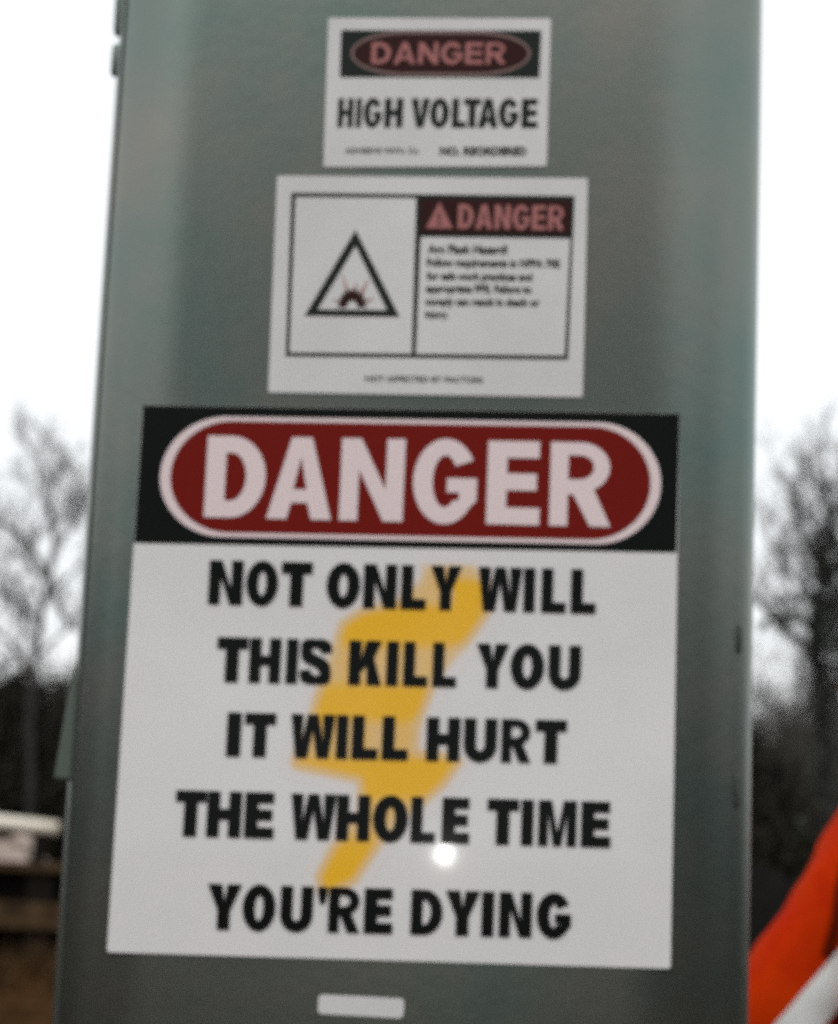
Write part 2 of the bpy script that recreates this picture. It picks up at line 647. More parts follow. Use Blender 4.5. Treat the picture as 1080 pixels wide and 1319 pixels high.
# ------------------------------------------------------------------ sign 3: the large one
T = 0.0011                    # every sheet stands this far proud of the door
LB = -T-.00006
L1, L2, L3, L4 = -T-.0003, -T-.0006, -T-.0009, -T-.0012


def big_sign():
    s = thing('danger_sign', 'large white sign with red DANGER oval, five lines of black text and yellow lightning bolt', 'danger sign')
    q = [(184.7, 522), (876, 533), (863.9, 1248), (138, 1226.7)]
    quad_panel('panel', F(*q), -T, .0004, s, M_WHITE, .002)
    hq = [(184.7, 522), (876, 533), (872, 712), (173, 699.5)]
    flat('header_band', [bil(hq, .0005, .002), bil(hq, .9995, .002), bil(hq, .9995, 1), bil(hq, .0005, 1)][::-1], [], L1, s, M_BLACK)
    oq = [(210.5, 536), (853, 546), (850, 703), (203, 690.5)]
    o1 = oval(oq, 0, 0, .128)
    o2 = oval(oq, .0205, .036, .120)
    flat('oval_rim', o1, [o2], L2, s, M_PINKW)
    flat('oval', oval(oq, .0207, .037, .120), [], L2, s, M_RED)
    lettering('DANGER', [(265, 343.5), (345, 430), (438.3, 521.7), (531.7, 615.5), (627, 697), (708, 788.5)],
              (304, 562.5, 667.5), (748, 570.5, 678.5), 25.2, s, M_PINKW, L3, pad=.8)
    # lightning bolt, airbrushed edge: core plus feathered border
    bolt = [(544, 726), (612, 726), (634, 748), (633, 794), (604, 836), (566, 880), (548, 925), (544, 962), (590, 968), (600, 982), (578, 1013),
            (552, 1038), (520, 1062), (500, 1082), (461, 1140), (428, 1156), (408, 1150), (404, 1128), (424, 1088), (458, 1040), (458, 1010), (376, 993), (372, 978),
            (392, 935), (402, 898), (420, 850), (436, 800), (462, 782), (510, 768), (536, 748)]
    m = bpy.data.materials.new('yellow_bolt_ink')
    m.use_nodes = True
    nd, l = m.node_tree.nodes, m.node_tree.links
    bs = nd['Principled BSDF']
    bs.inputs['Roughness'].default_value = .42
    bs.inputs['Coat Weight'].default_value = .5
    bs.inputs['Coat Roughness'].default_value = .075
    at = nd.new('ShaderNodeAttribute'); at.attribute_name = 'ink'
    rp = nd.new('ShaderNodeValToRGB')
    rp.color_ramp.interpolation = 'EASE'
    rp.color_ramp.elements[0].color = (0.765, 0.735, 0.73, 1)
    rp.color_ramp.elements[1].color = (0.90, 0.49, 0.006, 1)
    e = rp.color_ramp.elements.new(.5); e.color = (.80, .55, .26, 1)
    l.new(at.outputs['Fac'], rp.inputs[0])
    l.new(rp.outputs[0], bs.inputs['Base Color'])
    vs, fs, ink = [], [], []
    n = len(bolt)

    def sd(x, y):
        """signed distance to the bolt outline in print units, positive inside"""
        ins, best = False, 1e9
        for i in range(n):
            x0, y0 = bolt[i]
            x1, y1 = bolt[(i+1) % n]
            if (y0 > y) != (y1 > y) and x < (x1-x0)*(y-y0)/(y1-y0)+x0:
                ins = not ins
            dx, dy = x1-x0, y1-y0
            t = max(0, min(1, ((x-x0)*dx+(y-y0)*dy)/(dx*dx+dy*dy)))
            best = min(best, math.hypot(x-x0-t*dx, y-y0-t*dy))
        return best if ins else -best

    def thin(x, y):
        """the yellow is sprayed thinner where the lines of text run"""
        k = 1.0
        for (y0, y1) in ((727, 783), (830, 884), (926, 978), (1028, 1084)):
            c = max(0, min(1, (y-y0+8)/20))*max(0, min(1, (y1+8-y)/20))*(1+.5*noise.noise(Vector((x*.03, y*.03, 2))))
            k = min(k, 1-.36*c)
        if y < 790 and x > 585:
            k = max(k, min(1, .5+(y-735)/40)) if y > 735 else k
        return k
    idx = {}
    ST = 4
    for ix in range(356//ST, 656//ST):
        for iy in range(704//ST, 1180//ST):
            x, y = ix*ST, iy*ST
            d = sd(x, y)
            if d < -16:
                continue
            t = max(0, min(1, (d+7)/26))
            v = t*t*(3-2*t)*thin(x, y)
            idx[(ix, iy)] = len(vs)
            fx_, fz_ = face(x, y)
            vs.append(Vector((fx_, LB, fz_)))
            ink.append(v)
    for (ix, iy) in list(idx):
        q4 = [(ix, iy), (ix, iy+1), (ix+1, iy+1), (ix+1, iy)]
        if all(k in idx for k in q4):
            fs.append(tuple(idx[k] for k in q4))
    me = mesh('lightning_bolt', vs, fs, m)
    a = me.attributes.new('ink', 'FLOAT', 'POINT')
    a.data.foreach_set('value', ink)
    link('lightning_bolt', me, s)
    sp = 17.0
    lettering('NOT ONLY WILL', [(270, 313), (318, 358.5), (363, 402), (421.5, 464), (469, 511), (517.5, 549), (555, 594), (616.5, 672), (675, 689), (698, 729), (736, 767.5)],
              (292, 723.5, 777.5), (752, 735, 789), sp, s, M_BLACK, L3, pad=-.4, grow=1.3)
    lettering('THIS KILL YOU', [(280, 319), (322, 361.7), (369.5, 383.7), (388.5, 426), (450, 492), (498.5, 513), (520.5, 551), (558, 588), (614, 655), (658, 701), (707, 748)],
              (300, 822.5, 877.5), (728, 833, 887), sp, s, M_BLACK, L3, pad=-.4, grow=1.3)
    lettering('IT WILL HURT', [(293, 310.5), (315.6, 355), (375, 431), (434, 448), (454, 487), (493, 526), (550, 592.4), (598, 640), (646.4, 684), (690, 729.6)],
              (300, 919, 973), (710, 929, 982), sp, s, M_BLACK, L3, pad=-.4, grow=1.3)
    lettering('THE WHOLE TIME', [(226.6, 265.4), (267.4, 311), (316, 353.5), (375, 432.5), (434, 476.4), (481, 525.5), (530, 561), (570, 605), (628, 668), (672, 687), (694, 742.5), (749, 786.5)],
              (246, 1019.5, 1076), (768, 1034, 1090), sp, s, M_BLACK, L3, pad=-.4, grow=1.3)
    lettering("YOU'RE DYING", [(267.4, 310.5), (313.3, 355), (362, 403), (409.5, 421), (424, 464), (469.8, 506.2), (530, 570), (574, 617.7), (621, 636), (643.5, 685), (691.7, 735.4)],
              (290, 1140, 1196), (713, 1152, 1207), sp, s, M_BLACK, L3, pad=-.4, grow=1.3)


def mid_sign():
    s = thing('arc_flash_sign', 'white middle sign with black warning triangle left and dark DANGER box right', 'warning sign')
    q = [(357.5, 226.7), (757.5, 230), (750.8, 512), (345.8, 505.8)]
    quad_panel('panel', F(*q), -T, .0004, s, M_WHITE2, .0015)
    fo_ = [(375.8, 248.8), (740.4, 253), (732, 463.5), (368.3, 459)]
    # frame as separate bars: outline with two openings
    outer = F(*fo_)[::-1]
    left = F((381.0, 253.7), (536.6, 255.1), (530.6, 456), (373.1, 454.5))[::-1]
    right = F((542.3, 305), (734.8, 307.2), (727.5, 458.5), (536, 456.2))[::-1]
    flat('border', outer, [left, right], L1, s, M_BLACK2)
    flat('header_box', F((543, 257), (735.8, 259), (734.4, 302), (541.8, 300))[::-1], [], L2, s, M_RED2)
    tri = F((458.3, 296.5), (392.8, 407), (515.2, 408.5))
    tin = F((458.3, 317), (409.5, 399.0), (498.8, 399.9))
    flat('warning_triangle', tri, [tin], L1, s, M_BLACK2)
    # blast pictogram inside the triangle: arch of flame with two rays
    M_BL = mat('dark_brown_red_ink', (.030, .010, .008), rough=.6, spec=.1)
    pts = []
    for i in range(21):
        a = math.pi*i/20
        r = 20 if i % 2 == 0 else 16
        pts.append((454+r*math.cos(a), 396-r*1.25*math.sin(a)))
    inn = [(454+7*math.cos(math.pi*i/10), 396.5-9*math.sin(math.pi*i/10)) for i in range(11)]
    flat('blast_symbol', F(*(pts+inn[::-1])), [], L1, s, M_BL)
    M_RAY = mat('pale_red_ink', (.40, .24, .22), rough=.5)
    vs, fs = [], []
    for ray_ in ([(440, 350), (446, 378), (451, 377)], [(476, 358), (462, 378), (468, 381)], [(428, 385), (438, 388), (437, 392)], [(484, 384), (470, 386), (471, 391)], [(460, 362), (455, 374), (460, 375)]):
        fill(vs, fs, F(*ray_), [], lambda a, b: (a, b), L1)
    link('blast_rays', mesh('blast_rays', vs, fs), s, M_RAY)
    # alert symbol
    vs, fs = [], []
    fill(vs, fs, F((566.5, 261), (549, 294.5), (583.5, 295.3)), [F((566, 271), (563.8, 284), (568.2, 284)), F((563.8, 287), (563.8, 291), (568.2, 291), (568.2, 287))], lambda a, b: (a, b), L3)
    link('alert_symbol', mesh('alert_symbol', vs, fs), s, M_PINK)
    W_ = (728-590.4)/6
    sp = []
    x = 590.4
    for wdt in (22, 23.5, 22.5, 24, 20, 22.5):
        sp.append((x, x+wdt-2.2)); x += wdt+.8
    lettering('DANGER', sp, (600, 264, 295.5), (720, 266, 297.5), 6.6, s, M_PINK, L3)
    sl_ = .011
    for tx, a, b, y0, y1 in (('Arc Flash Hazard!', 551, 654, 316, 326), ('Follow requirements in NFPA 70E', 550, 721.5, 333.5, 343), ('for safe work practices and', 550, 686, 351, 360.3),
                             ('appropriate PPE. Failure to', 549, 685, 367, 376.3), ('comply can result in death or', 548, 695.6, 384, 393), ('injury.', 548, 578, 400.5, 409)):
        font_line(tx, a, b, y0, y1, s, M_TXT, L1, sl_, bold=.040)
    font_line('NOT AFFECTED BY FACTORS', 470.6, 622.3, 484.5, 491.5, s, M_TXT, L1, .012, bold=.02)


def top_sign():
    s = thing('high_voltage_sign', 'small white HIGH VOLTAGE sign with black DANGER header, topmost on the cabinet', 'danger sign')
    q = [(423.4, 23.3), (710, 24.3), (704.3, 214.5), (417, 215.5)]
    quad_panel('panel', F(*q), -T, .0004, s, M_WHITE2, .0015)
    hq = [(440, 39.3), (697.5, 40), (695, 100.5), (438, 99.8)]
    flat('header_band', F(*hq)[::-1], [], L1, s, M_BLACK2)
    oq = [(453, 41), (684.5, 41.5), (683, 98.5), (451.5, 98)]
    flat('oval_rim', oval(oq, 0, 0, .30), [oval(oq, .014, .06, .29)], L2, s, M_RIM)
    flat('oval', oval(oq, .0142, .062, .29), [], L2, s, M_RED2)
    sp, x = [], 479
    for wdt in (28, 31, 28.5, 30.5, 26, 28):
        sp.append((x, x+wdt-3)); x += wdt+.7
    lettering('DANGER', sp, (490, 55.5, 83.3), (650, 55.8, 83.8), 6.2, s, M_PINK, L3)
    sp = [(436, 455), (459.5, 465.5), (469, 491.5), (496, 519), (530, 553.5), (554.5, 578.5), (583, 600.5), (598, 619), (616.5, 641.5), (643, 667.5), (672.5, 692.5)]
    lettering('HIGH VOLTAGE', sp, (440, 127, 164.5), (690, 127.7, 165.2), 9.2, s, M_BLACK2, L1, pad=-.5)
    font_line('ADHESIVE VINYL Co.', 445.5, 540.5, 191, 198, s, M_TXT, L1, 0, bold=.015)
    font_line('NO. REORDERED', 567, 678.5, 190.2, 200, s, M_TXT, L1, 0, bold=.045)


def blank_label():
    q = [(411, 1281), (521.5, 1286.5), (519.5, 1312), (409.5, 1306)]
    o = quad_panel('blank_label', F(*q), -.0006, .0004, None, M_WHITE2, .003)
    o['label'] = 'small blank white rectangular label stuck below the large sign'
    o['category'] = 'label'


big_sign()
mid_sign()
top_sign()
blank_label()

# ------------------------------------------------------------------ trees
M_BARK = mat('bark', (.020, .017, .014), rough=.9, bump=.6, bscale=14, bdist=.01, var=.4)
M_TWIG = mat('twig', (.050, .045, .038), rough=.9)
M_IVY = mat('ivy_leaf', (.020, .026, .014), rough=.6, var=.5, vscale=3)
M_BUSH = mat('dark_evergreen_leaf', (.018, .019, .011), rough=.8, spec=.2, col2=(.014, .010, .006), vscale=1.2)
M_BUSH2 = mat('brown_dead_leaf', (.034, .024, .014), rough=.9, spec=.1, col2=(.03, .022, .012), vscale=1.5)


def branchy(seed, height, spread=1.0, trunk_r=.14, start=.28, lean=(0, 0), limbs=16, path=None, depth=3, extra=()):
    rnd = random.Random(seed)
    tv, tf, cv, cf = [], [], [], []
    if path is None:
        path = []
        x = y = 0
        for i in range(9):
            t = i/8
            path.append(Vector((x, y, height*.86*t)))
            x += lean[0]/8+rnd.uniform(-.10, .10)*height/10
            y += lean[1]/8+rnd.uniform(-.10, .10)*height/10
    n = len(path)
    tube(tv, tf, path, [trunk_r*(1-.86*i/(n-1))*(1.35 if i == 0 else 1) for i in range(n)], 8)

    def grow(p, d, length, r, lev):
        m = 5 if lev < 2 else 4
        pts = [p.copy()]
        q = p.copy()
        dd = d.copy()
        for i in range(m):
            dd = (dd+Vector((rnd.uniform(-.22, .22), rnd.uniform(-.22, .22), rnd.uniform(-.06, .20)))).normalized()
            q = q+dd*length/m
            pts.append(q.copy())
        tube(cv, cf, pts, [max(.004, r*(1-.75*i/m)) for i in range(m+1)], 5 if lev == 0 else 3, False)
        if lev < depth:
            k = (7, 6, 6)[lev] if lev < 3 else 4
            for j in range(k):
                t = .22+.78*(j+rnd.random())/k
                i = min(int(t*m), m-1)
                b = pts[i].lerp(pts[i+1], t*m-i)
                side = Vector((rnd.gauss(0, 1), rnd.gauss(0, 1), rnd.gauss(.25, .6))).normalized()
                nd = (dd*.75+side*.85).normalized()
                grow(b, nd, length*rnd.uniform(.38, .62)*(1-.25*t), r*.45, lev+1)
    for j in range(limbs):
        t = start+(1-start)*(j+rnd.random()*.8)/limbs
        t = min(t, .995)
        i = min(int(t*(n-1)), n-2)
        b = path[i].lerp(path[i+1], t*(n-1)-i)
        an = j*2.4+rnd.uniform(-.5, .5)
        up = .45+.9*t+rnd.uniform(-.2, .2)
        d = Vector((math.cos(an), math.sin(an), up)).normalized()
        ln = height*spread*(.40-.27*t)*rnd.uniform(.7, 1.2)
        grow(b, d, ln, trunk_r*(.50-.32*t), 1 if t > .72 else 0)
    for (pts, r) in extra:
        pts = [Vector(p) for p in pts]
        tube(cv, cf, pts, [r*(1-.6*i/(len(pts)-1)) for i in range(len(pts))], 6, False)
        for j in range(9):
            t = .25+.75*j/9
            i = min(int(t*(len(pts)-1)), len(pts)-2)
            b = pts[i].lerp(pts[i+1], t*(len(pts)-1)-i)
            d = ((pts[i+1]-pts[i]).normalized()*.6+Vector((rnd.gauss(0, .7), rnd.gauss(0, .7), rnd.uniform(.1, 1)))).normalized()
            grow(b, d, height*.13, r*.3, 1)
    return mesh('trunk', tv, tf, M_BARK, True), mesh('branches', cv, cf, M_TWIG)


def leaf_cloud(name, seed, cells, nleaf, size, mt, mt2=None):
    """cells: (center, radii) ellipsoids filled with leaf-sized faces in uneven clumps"""
    rnd = random.Random(seed)
    vs, fs = [], []
    tot = sum(c[1][0]*c[1][2] for c in cells)
    for (c, r) in cells:
        k = int(nleaf*r[0]*r[2]/tot)
        clumps = [Vector((rnd.gauss(0, .5), rnd.gauss(0, .5), rnd.gauss(0, .5))) for _ in range(max(6, k//90))]
        for i in range(k):
            if rnd.random() < .7:
                p = rnd.choice(clumps)+Vector((rnd.gauss(0, .16), rnd.gauss(0, .16), rnd.gauss(0, .16)))
            else:
                p = Vector((rnd.gauss(0, .48), rnd.gauss(0, .48), rnd.gauss(0, .48)))
            p = Vector((c[0]+p.x*r[0], c[1]+p.y*r[1], c[2]+p.z*r[2]))
            if p.z < 0:
                p.z = -p.z*.3
            a = Vector((rnd.gauss(0, 1), rnd.gauss(0, 1), rnd.gauss(0, 1))).normalized()
            b = a.orthogonal().normalized()
            s = size*rnd.uniform(.5, 1.3)
            n = len(vs)
            vs += [p-a*s*.5, p+b*s*.28, p+a*s*.5, p-b*s*.28]
            fs.append((n, n+1, n+2, n+3))
    return mesh(name, vs, fs, mt)


def at(px, Y, z=0.0):
    """ground point that shows at photo column px (near the horizon) at depth Y"""
    x, _ = face(px, 1085, Y)
    return x


def tree(name, label, me, loc, rz=0, sc=1.0, group=None):
    t = thing(name, label, 'tree', loc, rz, group)
    t.scale = (sc, sc, sc)
    link('trunk', me[0], t)
    link('branches', me[1], t)
    return t


def build_trees():
    # left tree with its fork, drawn to the forks seen in the photograph, 46 m away
    Y = 46
    def P(px, py, dy=0):
        x, z = face(px, py, Y+dy)
        return Vector((x, dy, z))
    base = P(40, 1085); bx = base.x
    def L(px, py, dy=0):
        v = P(px, py, dy); return Vector((v.x-bx, dy, v.z))
    path = [Vector((0, 0, 0)), L(40, 1000), L(38, 930), L(40, 870), L(50, 810), L(62, 748), L(70, 700), L(66, 655), L(70, 620), L(72, 600)]
    ex = [([L(62, 748), L(50, 722, .5), L(30, 695, .8), L(5, 676, 1), L(-30, 668, 1.2)], .085),
          ([L(50, 805), L(25, 772, -.5), L(0, 765, -.8), L(-40, 768, -1)], .07),
          ([L(62, 748), L(80, 790, .3), L(98, 812, .6), L(120, 822, .8)], .07),
          ([L(40, 870), L(25, 845, .3), L(5, 820, .4), L(-20, 800, .5)], .08),
          ([L(70, 700), L(90, 685, .3), L(104, 668, .5), L(118, 640, .6)], .045),
          ([L(68, 660), L(55, 640), L(46, 600), L(40, 582)], .022)]
    me = branchy(11, 8.6, 1.0, .125, .36, path=path, limbs=15, extra=[(p, r*1.05) for p, r in ex])
    tree('bare_tree', 'tall bare tree with a forked trunk, left of the cabinet', me, (bx, Y, 0))
    # right tree, ivy-clad trunk, 38 m away
    Y = 38
    base = P(1066, 1085); bx = base.x
    path = [Vector((0, 0, 0)), L(1064, 1000), L(1060, 920), L(1052, 850), L(1050, 790), L(1060, 730), L(1068, 685), L(1062, 640), L(1066, 612)]
    ex = [([L(1050, 838), L(1020, 818, -.3), L(992, 792, -.5), L(968, 762, -.6), L(950, 735, -.6)], .085),
          ([L(1058, 740), L(1035, 700, .4), L(1020, 650, .6), L(1015, 610, .7)], .05),
          ([L(1060, 920), L(1085, 870, .4), L(1110, 800, .6)], .09),
          ([L(1064, 690), L(1090, 640, .4), L(1105, 590, .6)], .05)]
    me = branchy(23, 7.8, 1.05, .15, .36, path=path, limbs=16, extra=ex)
    t = tree('ivy_clad_tree', 'tree with an ivy-covered trunk at the right edge, one long limb reaching left', me, (bx, Y, 0))
    cells = [((p.x+.05, p.y-.1, p.z), (.42, .42, .85)) for p in path[1:7]]+[((path[5].x+.35, 0, path[5].z-.5), (.55, .5, 1.1)), ((path[4].x+.5, 0, path[4].z-.6), (.6, .5, 1.3))]
    link('ivy', leaf_cloud('ivy', 5, cells, 9000, .11, M_IVY), t)
    # clump of green ivy on the limb
    c = L(1010, 790, -.4)
    link('ivy_clump', leaf_cloud('ivy_clump', 6, [((c.x, c.y, c.z), (.45, .3, .40))], 500, .11, M_IVY), t)['kind'] = 'stuff'
    # further trees of the wood behind, four growths reused
    kinds = [branchy(31+i, 8.4+i*.8, 1.05, .085+.012*i, .2, (0.3*(-1)**i, 0), limbs=19) for i in range(4)]
    rows = [(-45, 58, 0, 'slender bare tree beyond the left edge of the frame'), (15, 62, 1, 'pale bare tree behind the forked tree on the left'),
            (105, 60, 2, 'bare tree showing just beside the cabinet\'s left edge'), (85, 74, 3, 'faint far tree between the forked tree and the cabinet'),
            (960, 60, 1, 'bare tree showing just beside the cabinet\'s right edge'), (1010, 56, 2, 'bare many-stemmed tree between cabinet and ivy-clad tree'),
            (1040, 66, 3, 'tall pale tree behind the ivy-clad tree'), (1095, 58, 0, 'bare tree reaching in over the right edge of the frame'),
            (985, 76, 3, 'faint far tree right of the cabinet')]
    for k, (px, Yk, kd, lab) in enumerate(rows):
        x = at(px, Yk)
        tree('bare_tree', lab, kinds[kd], (x, Yk, 0), k*1.3, (1.0, 1.05, .95, .9)[kd]*(.80 if px < 900 else .95), 'bare trees of the wood behind')
    # hidden part of the wood, seen only from a step aside
    for k in range(6):
        px = 200+k*125
        tree('bare_tree', 'bare winter tree in the wood behind the cabinet', kinds[k % 4], (at(px, 57+(k*7) % 15), 57+(k*7) % 15, 0), k*2.1, .85, 'bare trees of the wood behind')
    # thickets
    shapes = []
    for i in range(4):
        rnd = random.Random(70+i)
        cells = []
        for j in range(7):
            r = rnd.uniform(.9, 1.7)
            cells.append(((rnd.uniform(-2, 2), rnd.uniform(-1.2, 1.2), rnd.uniform(.4, 3.3+.7*(i % 2))), (r, r*.9, r*.9)))
        shapes.append((leaf_cloud('leaves', 90+i, cells, 19000, .19, M_BUSH), leaf_cloud('dead_leaves', 190+i, cells, 1800, .15, M_BUSH2)))
        sv, sf = [], []
        for j in range(110):
            a = rnd.uniform(0, 6.28); r = rnd.uniform(.1, 2.6)
            b = Vector((math.cos(a)*r*.6, math.sin(a)*r*.5, 0))
            h = rnd.uniform(2.6, 5.4)
            pts = [b+Vector((math.cos(a)*t*.8+rnd.uniform(-.15, .15), math.sin(a)*t*.6+rnd.uniform(-.1, .1), h*t)) for t in (0, .25, .5, .75, 1)]
            tube(sv, sf, pts, [.030, .024, .018, .012, .006], 3, False)
        shapes[-1] += (mesh('stems', sv, sf, M_TWIG),)
    spots = []
    for k, px in enumerate((-60, 5, 60, 110, 165)):
        spots.append((px, 50+(k*5) % 7, k % 4, 1.22))
    for k, px in enumerate((930, 985, 1040, 1095, 1150)):
        spots.append((px, 46+(k*5) % 7, (k+1) % 4, 1.1))
    for k, px in enumerate((-90, -20, 35, 90, 950, 1000, 1060, 1120)):
        spots.append((px, 60+k % 3, (k+2) % 4, 1.15))
    for k in range(7):
        spots.append((230+k*105, 50+(k*4) % 9, k % 4, 1.0))
    for k, (px, Yk, kd, s_) in enumerate(spots):
        side = 'left of the cabinet' if px < 200 else ('right of the cabinet' if px > 900 else 'hidden behind the cabinet')
        t = thing('thicket_shrub', ('dark tangled undergrowth shrub of ' + ('front' if Yk < 59 else 'back') + ' row, '+side), 'shrub', (at(px, Yk), Yk, 0), k*1.1, 'dark undergrowth at the foot of the trees')
        t.scale = (s_, s_, s_)
        link('leaves', shapes[kd][0], t)
        link('dead_leaves', shapes[kd][1], t)
        link('stems', shapes[kd][2], t)


build_trees()
# unseen wood added behind the camera, shaped to darken what signs and steel mirror
_c = []
_rn = random.Random(8)
for _k in range(210):
    _t = _rn.uniform(-1, 1)
    _a = math.radians(180+_t*112)
    _d = _rn.uniform(19, 25)
    _top = 4.2 if abs(_t) > .45 else (14 if abs(_t) < .13 else 5.5)
    _c.append(((math.sin(_a)*_d, math.cos(_a)*_d, _rn.uniform(.3, 1)*_top*.85), (2.4, 2.0, 1.5)))
_w = link('woods', leaf_cloud('woods', 77, _c, 130000, .40, M_BUSH))
_w['kind'] = 'stuff'
_w['label'] = 'unseen dense dark wood added behind the camera to darken reflections'
_w['category'] = 'woods'
_c = [((_rn.uniform(-70, 70), 0, _rn.uniform(.3, 4.4)), (2.6, 1.6, 1.7)) for _k in range(190)]
_c = [((c[0], _rn.uniform(64, 70)-abs(c[0])**2/160, c[2]), r) for c, r in _c]
_w = link('far_woods', leaf_cloud('far_woods', 78, _c, 150000, .32, M_BUSH))
_w['kind'] = 'stuff'
_w['label'] = 'dark low edge of the far wood behind the bare trees'
_w['category'] = 'woods'

# ------------------------------------------------------------------ site clutter in the clearing


def build_clutter():
    WOOD = mat('weathered_timber', (.085, .052, .028), rough=.95, spec=.05, bump=.6, bscale=12, bdist=.01, col2=(.022, .014, .008), vscale=2.6)
    DARKW = mat('dark_timber', (.012, .009, .007), rough=.9, spec=.1, var=.5)  # near-black timber that keeps the gaps between the mats dark
    PIPE = mat('white_plastic_pipe', (.78, .74, .64), rough=.5, spec=.2, col2=(.60, .53, .42), vscale=2)
    TARP = mat('pale_dirty_tarpaulin', (.50, .41, .36), rough=.8, spec=.1, bump=.6, bscale=6, bdist=.03, col2=(.07, .045, .03), vscale=3.5)
    Y = 24.6
    x = at(0, Y)
    st = thing('timber_mat_stack', 'stack of weathered brown timber mats on dark bearers, left of the cabinet', 'timber stack', (x, Y, 0), math.radians(-4))
    rn = random.Random(12)
    L_ = 4.2
    # two layers of mats, every timber a part; bearers between them
    for (z, th, m_) in ((.36, .33, WOOD), (1.06, .10, WOOD)):
        yy = -.6
        while yy < .6:
            wd = .29
            dx = rn.uniform(-.08, .08)
            o = soft_box('timber', -L_/2+dx, yy, z+rn.uniform(-.008, .008), L_/2-.3+dx, yy+wd-.012, z+th, .015, m_, st, 1)
            yy += wd
    for (z0, z1) in ((-.05, .355), (.70, 1.055)):
        for bx in (-1.7, -.9, -.1, .7, 1.5):
            soft_box('bearer', bx-.17, -.52, z0, bx+.17, .56, z1, .012, DARKW, st, 1)
        soft_box('bearer', -L_/2+.2, -.30, z0, L_/2-.5, .56, z1-.02, .012, DARKW, st, 1)
    # crumpled tarpaulin on the upper mat
    vs, fs = [], []
    NX, NY = 60, 30
    for i in range(NX+1):
        for j in range(NY+1):
            u, v = i/NX, j/NY
            px_, py_ = -.95+1.50*u, -.58+1.05*v
            e = min(1, min(u, 1-u)/.16)*min(1, min(v, 1-v)/.14)
            h = .02+e**.6*(.22+.16*noise.noise(Vector((px_*2.3, py_*2.6, 4)))+.07*noise.noise(Vector((px_*6, py_*6, 1))))
            vs.append(Vector((px_+.03*noise.noise(Vector((py_*5, u*9, 2))), py_, 1.165+max(.008, h))))
    for i in range(NX):
        for j in range(NY):
            k = i*(NY+1)+j
            fs.append((k, k+NY+1, k+NY+2, k+1))
    o = link('tarpaulin', mesh('tarpaulin', vs, fs, TARP, True))
    o.location = (x, Y, 0)
    o.rotation_euler = (0, 0, math.radians(-4))
    o['label'] = 'pale crumpled tarpaulin heaped on the timber stack under the white pipe'
    o['category'] = 'tarpaulin'
    # white pipe on top, sloping a little down to the right
    vs, fs = [], []
    n = 24
    P0, P1 = Vector((-1.9, -.42, 1.80)), Vector((.86, -.40, 1.60))
    tube(vs, fs, [P0.lerp(P1, k/10) for k in range(11)], [.085]*11, n, False)
    b0 = len(vs)
    tube(vs, fs, [P0.lerp(P1, k/10) for k in range(11)], [.076]*11, n, False)
    for k in range(n):
        k2 = (k+1) % n
        fs.append((k, b0+k, b0+k2, k2))
        fs.append((10*n+k, 10*n+k2, b0+10*n+k2, b0+10*n+k))
    o = link('white_pipe', mesh('white_pipe', vs, fs, PIPE, True))
    o.location = (x, Y, 0)
    o.rotation_euler = (0, 0, math.radians(-4))
    o['label'] = 'white plastic pipe lying across the top of the tarpaulin and timber stack'
    o['category'] = 'pipe'
    # props that carry the pipe
    for bx, zt in ((-1.5, 1.665), (.62, 1.51)):
        soft_box('pipe_rest', bx-.06, -.50, 1.16, bx+.06, -.32, zt, .01, DARKW, st, 1)
    # dry weeds and broken stalks standing about the clearing
    vs, fs = [], []
    for k in range(3400):
        d = rn.uniform(17, 42)
        an = rn.uniform(-.26, .26)
        wx, wy = math.sin(an)*d, math.cos(an)*d
        if noise.noise(Vector((wx*.5, wy*.5, 5))) < .02 or abs(wx-x-.0) < 2.3 and 23.9 < wy < 25.4:
            continue
        for q in range(rn.randint(3, 7)):
            h = rn.uniform(.12, .42 if d < 30 else .75)
            a = rn.uniform(0, 6.28)
            lean = rn.uniform(.02, .25)
            b = len(vs)
            bx, by = wx+rn.uniform(-.12, .12), wy+rn.uniform(-.12, .12)
            c, s_ = math.cos(a), math.sin(a)
            wdt = rn.uniform(.006, .014)
            vs += [Vector((bx-wdt*s_, by+wdt*c, -.03)), Vector((bx+wdt*s_, by-wdt*c, -.03)), Vector((bx+lean*c*.5+wdt*s_, by+lean*s_*.5, h*.6)), Vector((bx+lean*c, by+lean*s_, h)), Vector((bx+lean*c*.5-wdt*s_, by+lean*s_*.5, h*.6))]
            fs.append((b, b+1, b+2, b+3, b+4))
    o = link('dry_weeds', mesh('dry_weeds', vs, fs, mat('dry_weed', (.085, .050, .024), rough=1, spec=0, var=.7, vscale=1.5)))
    o['kind'] = 'stuff'
    o['label'] = 'patches of dry brown weeds standing in the clearing'
    o['category'] = 'weeds'
    # cable reel right of the cabinet
    BLK = mat('black_cable', (.008, .008, .009), rough=.7, spec=.1)
    STL = mat('dark_painted_reel', (.014, .013, .012), rough=.8, spec=.1, var=.4)
    Y = 29
    x = at(962, Y)
    r = thing('cable_reel', 'large dark reel of black cable standing between cabinet and worker', 'cable reel', (x, Y, 0), math.radians(14))
    R_ = .74
    for sy in (-.42, .42):
        vs, fs = [], []
        tube(vs, fs, [Vector((0, sy-.03, R_)), Vector((0, sy+.03, R_))], [R_, R_], 40)
        for k in range(8):
            a = 2*math.pi*k/8
            d = Vector((math.cos(a), 0, math.sin(a)))
            tube(vs, fs, [Vector((0, sy+math.copysign(.035, sy), R_))+d*.12, Vector((0, sy+math.copysign(.035, sy), R_))+d*(R_-.05)], [.02, .02], 5)
        link('flange', mesh('flange', vs, fs, STL), r)
    vs, fs = [], []
    path = []
